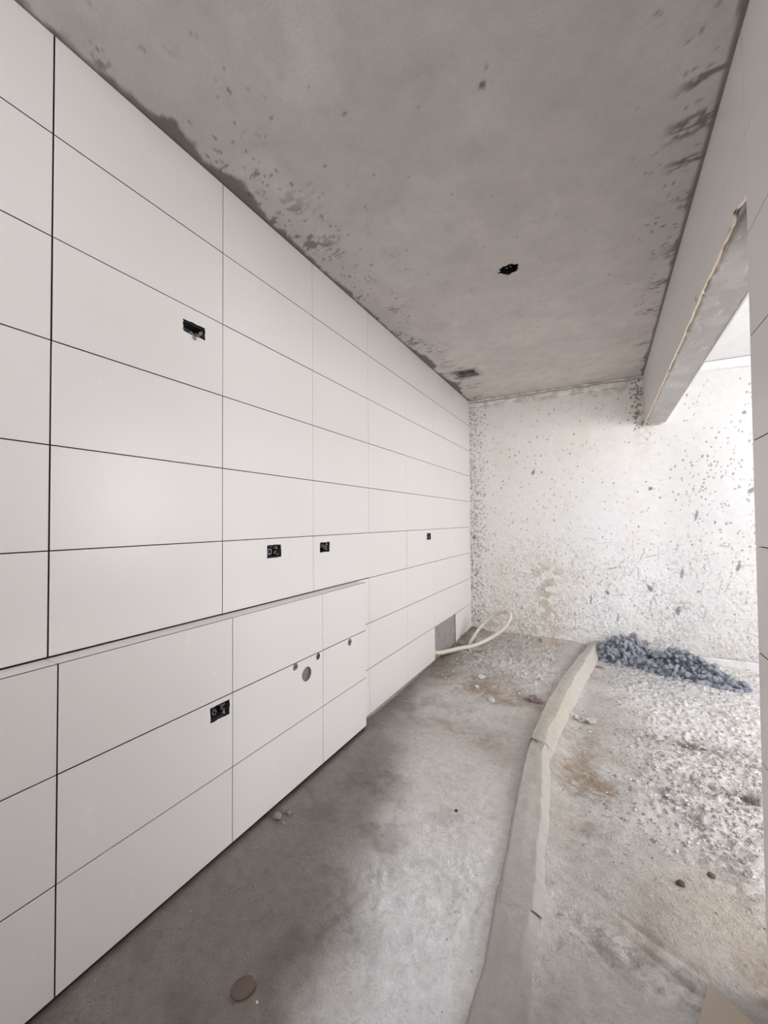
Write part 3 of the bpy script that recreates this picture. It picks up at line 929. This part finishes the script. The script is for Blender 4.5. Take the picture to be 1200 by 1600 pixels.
def ring(bm, c, ro, ri, d, ax=(1, 0, 0), n=20):
    """open collar: annulus extruded along ax"""
    ax = Vector(ax).normalized(); a = ax.cross(Vector((0, 0, 1)) if abs(ax.z) < .9 else Vector((0, 1, 0))).normalized(); b = ax.cross(a)
    c = Vector(c)
    L = []
    for rad, off in ((ro, 0), (ro, d), (ri, d), (ri, 0)):
        L.append([bm.verts.new(c + ax * off + (a * math.cos(2 * math.pi * k / n) + b * math.sin(2 * math.pi * k / n)) * rad) for k in range(n)])
    for i in range(4):
        for k in range(n): bm.faces.new([L[i][k], L[i][(k + 1) % n], L[(i + 1) % 4][(k + 1) % n], L[(i + 1) % 4][k]])


def jbox(face_x, y0, y1, z0, z1, label, fittings, lump=True, depth=.045):
    cy, cz = (y0 + y1) / 2, (z0 + z1) / 2
    root = empty('junction_box', (face_x - .02, cy, cz)); setp(root, label, 'junction box')
    bm = bmesh.new()
    x1 = face_x - TT - .001; x0 = x1 - depth; w = .0015
    y0, y1, z0, z1 = y0 + .0025, y1 - .0025, z0 + .0025, z1 - .0025
    box(bm, x0 - w, x0, y0, y1, z0, z1)
    box(bm, x0, x1, y0, y0 + w, z0, z1); box(bm, x0, x1, y1 - w, y1, z0, z1)
    box(bm, x0, x1, y0 + w, y1 - w, z0, z0 + w); box(bm, x0, x1, y0 + w, y1 - w, z1 - w, z1)
    o = bm_obj('shell', bm, M_boxp); reparent(o, root)
    for (fy_, fz, ro, ax, d) in fittings:
        bm = bmesh.new(); ring(bm, (x0 + .003, fy_, fz), ro, ro * .68, d, ax)
        o = bm_obj('conduit_end', bm, M_conduit, smooth=False); reparent(o, root)
    if lump:
        bm = bmesh.new()
        for i in range(10):
            s = random.uniform(.004, .008)
            bmesh.ops.create_icosphere(bm, subdivisions=1, radius=s, matrix=Matrix.Translation((x1 - random.uniform(.004, .03), y1 - random.uniform(.003, .014), random.uniform(z0 + .006, z1 - .006))))
        for v in bm.verts: v.co += Vector((random.uniform(-1, 1), random.uniform(-1, 1), random.uniform(-1, 1))) * .0012
        o = bm_obj('mortar_lump', bm, M_plaster); reparent(o, root)
    return root


jb = jbox(XL, *SOCK[(4, 2)], 'open wide junction box high on the tiled wall with hanging conduit end', [(1.043, 2.038, .0105, (1, 0, -.2), .040), (1.020, 2.047, .009, (1, 0, 0), .02)])
bm = bmesh.new(); tube(bm, [(XL - .018, 1.044, 2.030), (XL - .006, 1.045, 2.026), (XL + .004, 1.0455, 2.018), (XL + .006, 1.046, 2.010)], .0055, 10)
o = bm_obj('cable_tail', bm, M_conduit, smooth=True); reparent(o, jb)
jbox(XL, *SOCK[(5, 5)], 'open junction box with a round conduit end above the ledge, nearer of the two', [(1.478, 1.158, .015, (1, 0, 0), .030), (1.456, 1.170, .010, (1, 0, 0), .02), (1.500, 1.180, .009, (1, 0, .3), .02)])
jbox(XL, *SOCK[(6, 5)], 'small dark open junction box just above the far end of the ledge', [(1.905, 1.160, .009, (1, 0, 0), .02)])
jbox(XL, *SOCK[(8, 5)], 'farthest small dark junction box, beyond the end of the ledge', [(3.47, 1.158, .010, (1, 0, 0), .02)])
jbox(XLG, 1.064, 1.154, .545, .602, 'empty rectangular junction box cut into the front of the low ledge', [(1.11, .560, .010, (1, 0, 0), .015)], depth=.042)


def fitting(y, z, r, label, bulge):
    root = empty('water_pipe_outlet', (XLG, y, z)); setp(root, label, 'pipe outlet', 'water pipe outlets in the ledge')
    bm = bmesh.new(); ring(bm, (XLG - .036, y, z), r, r * .55, .030 + bulge, n=16)
    o = bm_obj('pipe_socket', bm, M_brass, smooth=False); reparent(o, root)
    bm = bmesh.new(); tube(bm, [(XLG - .034, y, z), (XLG - .016 + bulge, y, z)], r * .5, 12)
    o = bm_obj('plug', bm, M_conduit); reparent(o, root)
    if bulge > .003:
        bm = bmesh.new()
        for i in range(8):
            a = i * .8
            bmesh.ops.create_icosphere(bm, subdivisions=1, radius=.005, matrix=Matrix.Translation((XLG - .004, y + r * 1.0 * math.cos(a), z + r * .9 * math.sin(a))))
        for v in bm.verts: v.co += Vector((random.uniform(-1, 1), random.uniform(-1, 1), random.uniform(-1, 1))) * .0012
        o = bm_obj('mortar_collar', bm, M_plaster); reparent(o, root)


fitting(1.547, .604, .0135, 'mortar-crusted pipe outlet in the ledge, left of the round drain', .008)
fitting(1.7235, .6025, .0125, 'small round pipe outlet in the ledge, just right of the drain', .0)
fitting(2.026, .596, .0140, 'lone pipe outlet in the last ledge tile by its far end', .007)
dr = empty('drain_pipe', (XLG - .03, 1.631, .5425)); setp(dr, 'large round capped grey drain pipe set in the low ledge', 'drain pipe')
bm = bmesh.new(); ring(bm, (XLG - .045, 1.633, .5405), .0325, .028, .040, n=28)
o = bm_obj('pipe', bm, M_drain); reparent(o, dr)
bm = bmesh.new(); tube(bm, [(XLG - .044, 1.633, .5405), (XLG - .010, 1.633, .5405)], [.0278, .0278], 28)
ring(bm, (XLG - .0105, 1.633, .5405), .023, .019, .003, n=28)
o = bm_obj('cap', bm, M_drain); reparent(o, dr)

# ceiling lamp box with wires
lb = empty('ceiling_lamp_box', (HX, HY, ZC)); setp(lb, 'dark broken hole in the ceiling with a lamp box and loose wires', 'ceiling box')
bm = bmesh.new()
ring(bm, (HX, HY, ZC + .012), .062, .058, .048, (0, 0, 1), 24)
bmesh.ops.create_circle(bm, cap_ends=True, radius=.060, segments=24, matrix=Matrix.Translation((HX, HY, ZC + .0595)))
o = bm_obj('box', bm, mat('black_lamp_box', (.010, .009, .009), .8)); reparent(o, lb)
for dx, s in ((-.010, 1), (.008, -1)):
    bm = bmesh.new(); tube(bm, [(HX + dx, HY, ZC + .058), (HX + dx, HY - .004, ZC + .03), (HX + dx * .6, HY - .012, ZC + .010), (HX + dx + s * -.008, HY - .020, ZC + .003)], .0012, 6)
    o = bm_obj('wire', bm, M_wire, smooth=True); reparent(o, lb)


# ------------------------------------------------------------------ loose things on the floor
def lump_mesh(name, seed, sub=2, ang=.35, flat=1.0, m=None):
    r = random.Random(seed)
    bm = bmesh.new(); bmesh.ops.create_icosphere(bm, subdivisions=sub, radius=1)
    dirs = [(Vector((r.gauss(0, 1), r.gauss(0, 1), r.gauss(0, 1))).normalized(), r.uniform(.55, .9)) for _ in range(9)]
    for v in bm.verts:
        d = v.co.normalized(); k = 1.0
        for q, lim in dirs:
            t = d.dot(q)
            if t * k > lim: k = lim / t
        k *= 1 + ang * .25 * (r.random() - .5)
        v.co = Vector((d.x * k, d.y * k * .9, d.z * k * flat))
    bmesh.ops.recalc_face_normals(bm, faces=bm.faces)
    me = bpy.data.meshes.new(name); bm.to_mesh(me); bm.free()
    me.materials.append(m)
    return me


def fh(x, y): return float(floor_h(np.array(x), np.array(y)))


def heap_h(x, y):
    a = .20 * gauss(x, y, .17, 4.63, .16, .12)
    b = .165 * gauss(x, y, .56, 4.44, .17, .12, -.25) + .075 * gauss(x, y, .80, 4.27, .13, .07, -.5)
    cshort = .10 * gauss(x, y, .35, 4.48, .12, .08, -.3)
    return np.maximum(np.maximum(a, b), cshort)


hx = np.arange(-.12, 1.12, .008); hy = np.arange(3.9, YB + .0, .008)
A, B = np.meshgrid(hx, hy, indexing='ij')
hp = heap_h(A, B)
rough_ = fbm(A * 28, B * 28, 111, 4, .6)
zz = floor_h(A, B) - .012 + hp * (.86 + .5 * (rough_ - .5)) + .026 * sst(.004, .03, hp) * (rough_ - .55)
cc = np.ones(A.shape + (3,)) * C(.36, .38, .44)
cc = mixc(cc, (.10, .105, .13), sst(.58, .42, rough_) * .9)
heap = grid_mesh('mortar_heap', np.stack([A, B, zz], -1), M_heap, cc, keep=(hp[:-1, :-1] > .009))
setp(heap, 'low heap of crumbly blue-grey mortar at the foot of the back wall', 'mortar heap', kind='stuff')
clod_me = [lump_mesh('clod', 300 + i, 2, .6, .85, M_clod) for i in range(7)]
placed = 0
rr_ = random.Random(5)
while placed < 290:
    x, y = rr_.uniform(-.04, .98), rr_.uniform(4.0, YB - .035)
    h = float(heap_h(np.array(x), np.array(y)))
    if h < .004 or (h < .03 and rr_.random() < .6): continue
    s = rr_.choice((.012, .015, .018, .022, .026, .030)) * (.55 if h < .03 else 1)
    o = bpy.data.objects.new('mortar_clod', rr_.choice(clod_me)); COL.objects.link(o)
    o.location = (x, min(y, YB - s - .006), fh(x, y) - .008 + h + s * .42)
    o.rotation_euler = (rr_.uniform(0, 6), rr_.uniform(0, 6), rr_.uniform(0, 6)); o.scale = (s, s, s)
    setp(o, 'blue-grey mortar clod lying in the heap by the back wall', 'clod', 'clods of the mortar heap')
    placed += 1
# biggest lumps on the two crests
for (x, y, s) in [(.36, 4.50, .044), (.29, 4.66, .036), (.49, 4.40, .040), (.62, 4.46, .042), (.10, 4.70, .038), (.22, 4.52, .036), (.72, 4.36, .036), (.40, 4.42, .034)]:
    h = float(heap_h(np.array(x), np.array(y)))
    o = bpy.data.objects.new('mortar_clod', rr_.choice(clod_me)); COL.objects.link(o)
    o.location = (x, y, fh(x, y) - .01 + h + s * .3); o.scale = (s * 1.2, s, s * .8); o.rotation_euler = (rr_.uniform(0, .6), rr_.uniform(0, .6), rr_.uniform(0, 6))
    setp(o, 'large blue-grey mortar clod topping the crest of the heap', 'clod', 'large clods cresting the mortar heap')


def stone(name, x, y, s, m, label, cat, sq=.7, seed=0, sub=2, sc=(1, 1), ang=.5, rz=None):
    me = lump_mesh(name, seed + 900, sub, ang, sq, m)
    if ang < .3:
        for p in me.polygons: p.use_smooth = True
    o = link(name, me, None)
    o.location = (x, y, fh(x, y) + s * sq * .5); o.scale = (s * sc[0], s * sc[1], s)
    o.rotation_euler = (0, 0, seed * .7 if rz is None else rz)
    return setp(o, label, cat)


stone('cement_chunk', -.901, 3.375, .032, M_lite, 'pale chunk of cement on the brown stain nearest the tiled wall', 'stone', seed=1)
stone('cement_chunk', -.720, 2.980, .026, M_lite, 'pale cement chunk lying in front of the others on the brown stain', 'stone', seed=2)
stone('cement_chunk', -.885, 3.170, .022, M_lite, 'smallest pale cement chunk, between two larger ones on the stain', 'stone', seed=3)
stone('clay_lump', -.905, .845, .030, M_clay, 'flat round brown clay lump stuck to the dark cement floor', 'lump', sq=.35, seed=5, sub=3, ang=.15, sc=(1, 1.25), rz=-.4)
stone('cement_chunk', -1.262, 1.368, .022, M_stone, 'grey-brown cement chunk on the floor against the ledge', 'stone', seed=6)
stone('cement_chunk', -1.235, 1.415, .014, M_stone, 'small cement crumb behind the chunk against the ledge', 'stone', seed=7)
stone('dark_chip', -.598, 1.790, .010, M_darkst, 'tiny dark brown chip alone on the pale floor patch', 'chip', seed=8)
stone('black_pebble', .228, 1.836, .016, M_darkst, 'black oval pebble on the grey floor right of the ridge', 'pebble', sq=.5, seed=9, sub=3, ang=.1, sc=(1, 1.2))
stone('brown_pebble', .335, 1.935, .016, M_clay, 'brown pebble just behind the black one, nearer the pillar', 'pebble', sq=.5, seed=10, sub=3, ang=.2, sc=(1, 1.2))
stone('plaster_lump', .655, 2.560, .040, M_lite, 'biggest white plaster lump beside the dark floor pit', 'stone', seed=11)
stone('plaster_lump', .625, 2.490, .030, M_lite, 'white plaster lump in front of the biggest one by the pit', 'stone', seed=12)
stone('plaster_lump', .545, 2.560, .022, M_lite, 'small white plaster lump between the two dark floor pits', 'stone', seed=13)
stone('plaster_lump', .455, 2.930, .020, M_lite, 'small white plaster lump on the dark scuffed floor farther back', 'stone', seed=14)

# gravel and crumbs nobody could count
bm = bmesh.new()
r5 = random.Random(11)
for i in range(5200):
    u = r5.random()
    if u < .50: x, y = r5.gauss(.52, .26), r5.gauss(2.55, .42)
    elif u < .75: x, y = r5.gauss(-.95, .28), r5.gauss(4.05, .40)
    elif u < .9: x, y = r5.uniform(-1.25, .5), r5.uniform(.8, 4.6)
    else: x, y = r5.gauss(.45, .35), r5.gauss(4.1, .25)
    if not (-1.29 < x < 1.2 and .6 < y < 4.74): continue
    if x > .36 and y < 1.6: continue
    l, r_ = ridge_lr(y)
    if l - .01 < x < r_ + .02: continue
    s = r5.choice((.0016, .002, .0025, .003, .004, .006)) * (1.5 if (u < .5 and y > 2) or y > 3 else .7)
    h = fh(x, y)
    q = Matrix.Translation((x, y, h + s * .35)) @ Matrix.Rotation(r5.uniform(0, 6), 4, 'Z') @ Matrix.Diagonal((s * r5.uniform(.7, 1.4), s, s * r5.uniform(.5, .9), 1))
    vs = [bm.verts.new(q @ Vector(p)) for p in ((1, 0, .1), (-.1, 1, 0), (-1, .1, .1), (0, -1, 0), (.1, .1, 1), (0, 0, -1))]
    mi = 0 if r5.random() < .62 else 1
    for f in ((0, 1, 4), (1, 2, 4), (2, 3, 4), (3, 0, 4), (1, 0, 5), (2, 1, 5), (3, 2, 5), (0, 3, 5)): bm.faces.new([vs[k] for k in f]).material_index = mi
o = bm_obj('gravel', bm, [M_stone, M_lite]); setp(o, 'loose cement crumbs and grit strewn over the bare floor', 'gravel', kind='stuff')


def slab(name, pts, t, m, label, cat, tilt=0):
    """small flat chip from a ground outline"""
    bm = bmesh.new()
    top = [bm.verts.new(p) for p in pts]; bot = [bm.verts.new((p[0], p[1], p[2] - t)) for p in pts]
    bm.faces.new(top); bm.faces.new(bot[::-1])
    for i in range(len(pts)): bm.faces.new([top[i], bot[i], bot[(i + 1) % len(pts)], top[(i + 1) % len(pts)]])
    o = bm_obj(name, bm, m); return setp(o, label, cat)


z = fh(-.55, 4.62)
slab('tile_offcut', [(-.605, 4.700, z + .045), (-.500, 4.690, z + .040), (-.475, 4.545, z + .006), (-.565, 4.540, z + .007)], .006, M_card, 'small beige tile offcut leaning on rubble by the back wall', 'tile offcut')
# board whose corner just enters the frame at bottom right
z = fh(.25, 1.38)
slab('board_scrap', [(.236, 1.425, z + .050), (.330, 1.372, z + .030), (.270, 1.250, z + .022), (.190, 1.300, z + .040)], .006, M_card, 'corner of a beige board scrap tilted up beside the pillar', 'board')


def scrap(name, x, y, s, m, label, seed, n=7):
    r = random.Random(seed)
    bm = bmesh.new()
    N = n
    g = [[None] * N for _ in range(N)]
    for i in range(N):
        for j in range(N):
            u, v = i / (N - 1) - .5, j / (N - 1) - .5
            g[i][j] = bm.verts.new((u * s * 1.7 + r.uniform(-1, 1) * s * .10, v * s * .8 + r.uniform(-1, 1) * s * .10, abs(r.gauss(0, .22)) * s))
    for i in range(N - 1):
        for j in range(N - 1): bm.faces.new([g[i][j], g[i + 1][j], g[i + 1][j + 1], g[i][j + 1]])
    bmesh.ops.solidify(bm, geom=bm.faces[:], thickness=.0008)
    o = bm_obj(name, bm, m, loc=(x, y, fh(x, y) + .003)); o.rotation_euler = (0, 0, r.uniform(-.6, .2))
    return setp(o, label, 'scrap')


scrap('crumpled_wrapper', -.455, 3.12, .075, M_pink, 'crumpled pinkish wrapper left of the mortar ridge', 3)
scrap('torn_paper', -.135, 3.05, .085, M_paper, 'torn white paper scrap against the right side of the ridge', 4)
scrap('red_scrap', -.045, 4.24, .035, M_red, 'tiny red scrap between the ridge and the mortar heap', 6, 5)


# hose: a cream conduit looping out of the gap left by the missing tile
def catmull(pts, n=10):
    out = []
    P_ = [pts[0]] + pts + [pts[-1]]
    for i in range(1, len(P_) - 2):
        p0, p1, p2, p3 = [Vector(q) for q in P_[i - 1:i + 3]]
        for k in range(n):
            t = k / n
            out.append(.5 * ((2 * p1) + (-p0 + p2) * t + (2 * p0 - 5 * p1 + 4 * p2 - p3) * t * t + (-p0 + 3 * p1 - 3 * p2 + p3) * t ** 3))
    out.append(Vector(P_[-2]))
    return out


hp_ = catmull([(-1.420, 3.600, .072), (-1.365, 3.66, .062), (-1.325, 3.80, .046), (-1.26, 3.97, .034), (-1.168, 4.10, .036), (-1.045, 4.25, .085), (-.920, 4.35, .180), (-.868, 4.42, .280),
               (-.895, 4.48, .325), (-.970, 4.53, .310), (-1.079, 4.53, .254), (-1.180, 4.42, .150), (-1.228, 4.28, .060), (-1.236, 4.16, .004), (-1.20, 4.10, -.05)], 12)
bm = bmesh.new()
nn_ = len(hp_)
tube(bm, hp_, [.0215 - .005 * min(1, i / nn_ * 1.3) for i in range(nn_)], 14)
hose = bm_obj('conduit_hose', bm, M_hose, smooth=True)
setp(hose, 'cream plastic conduit looping out of the wall gap above the rubble', 'conduit')
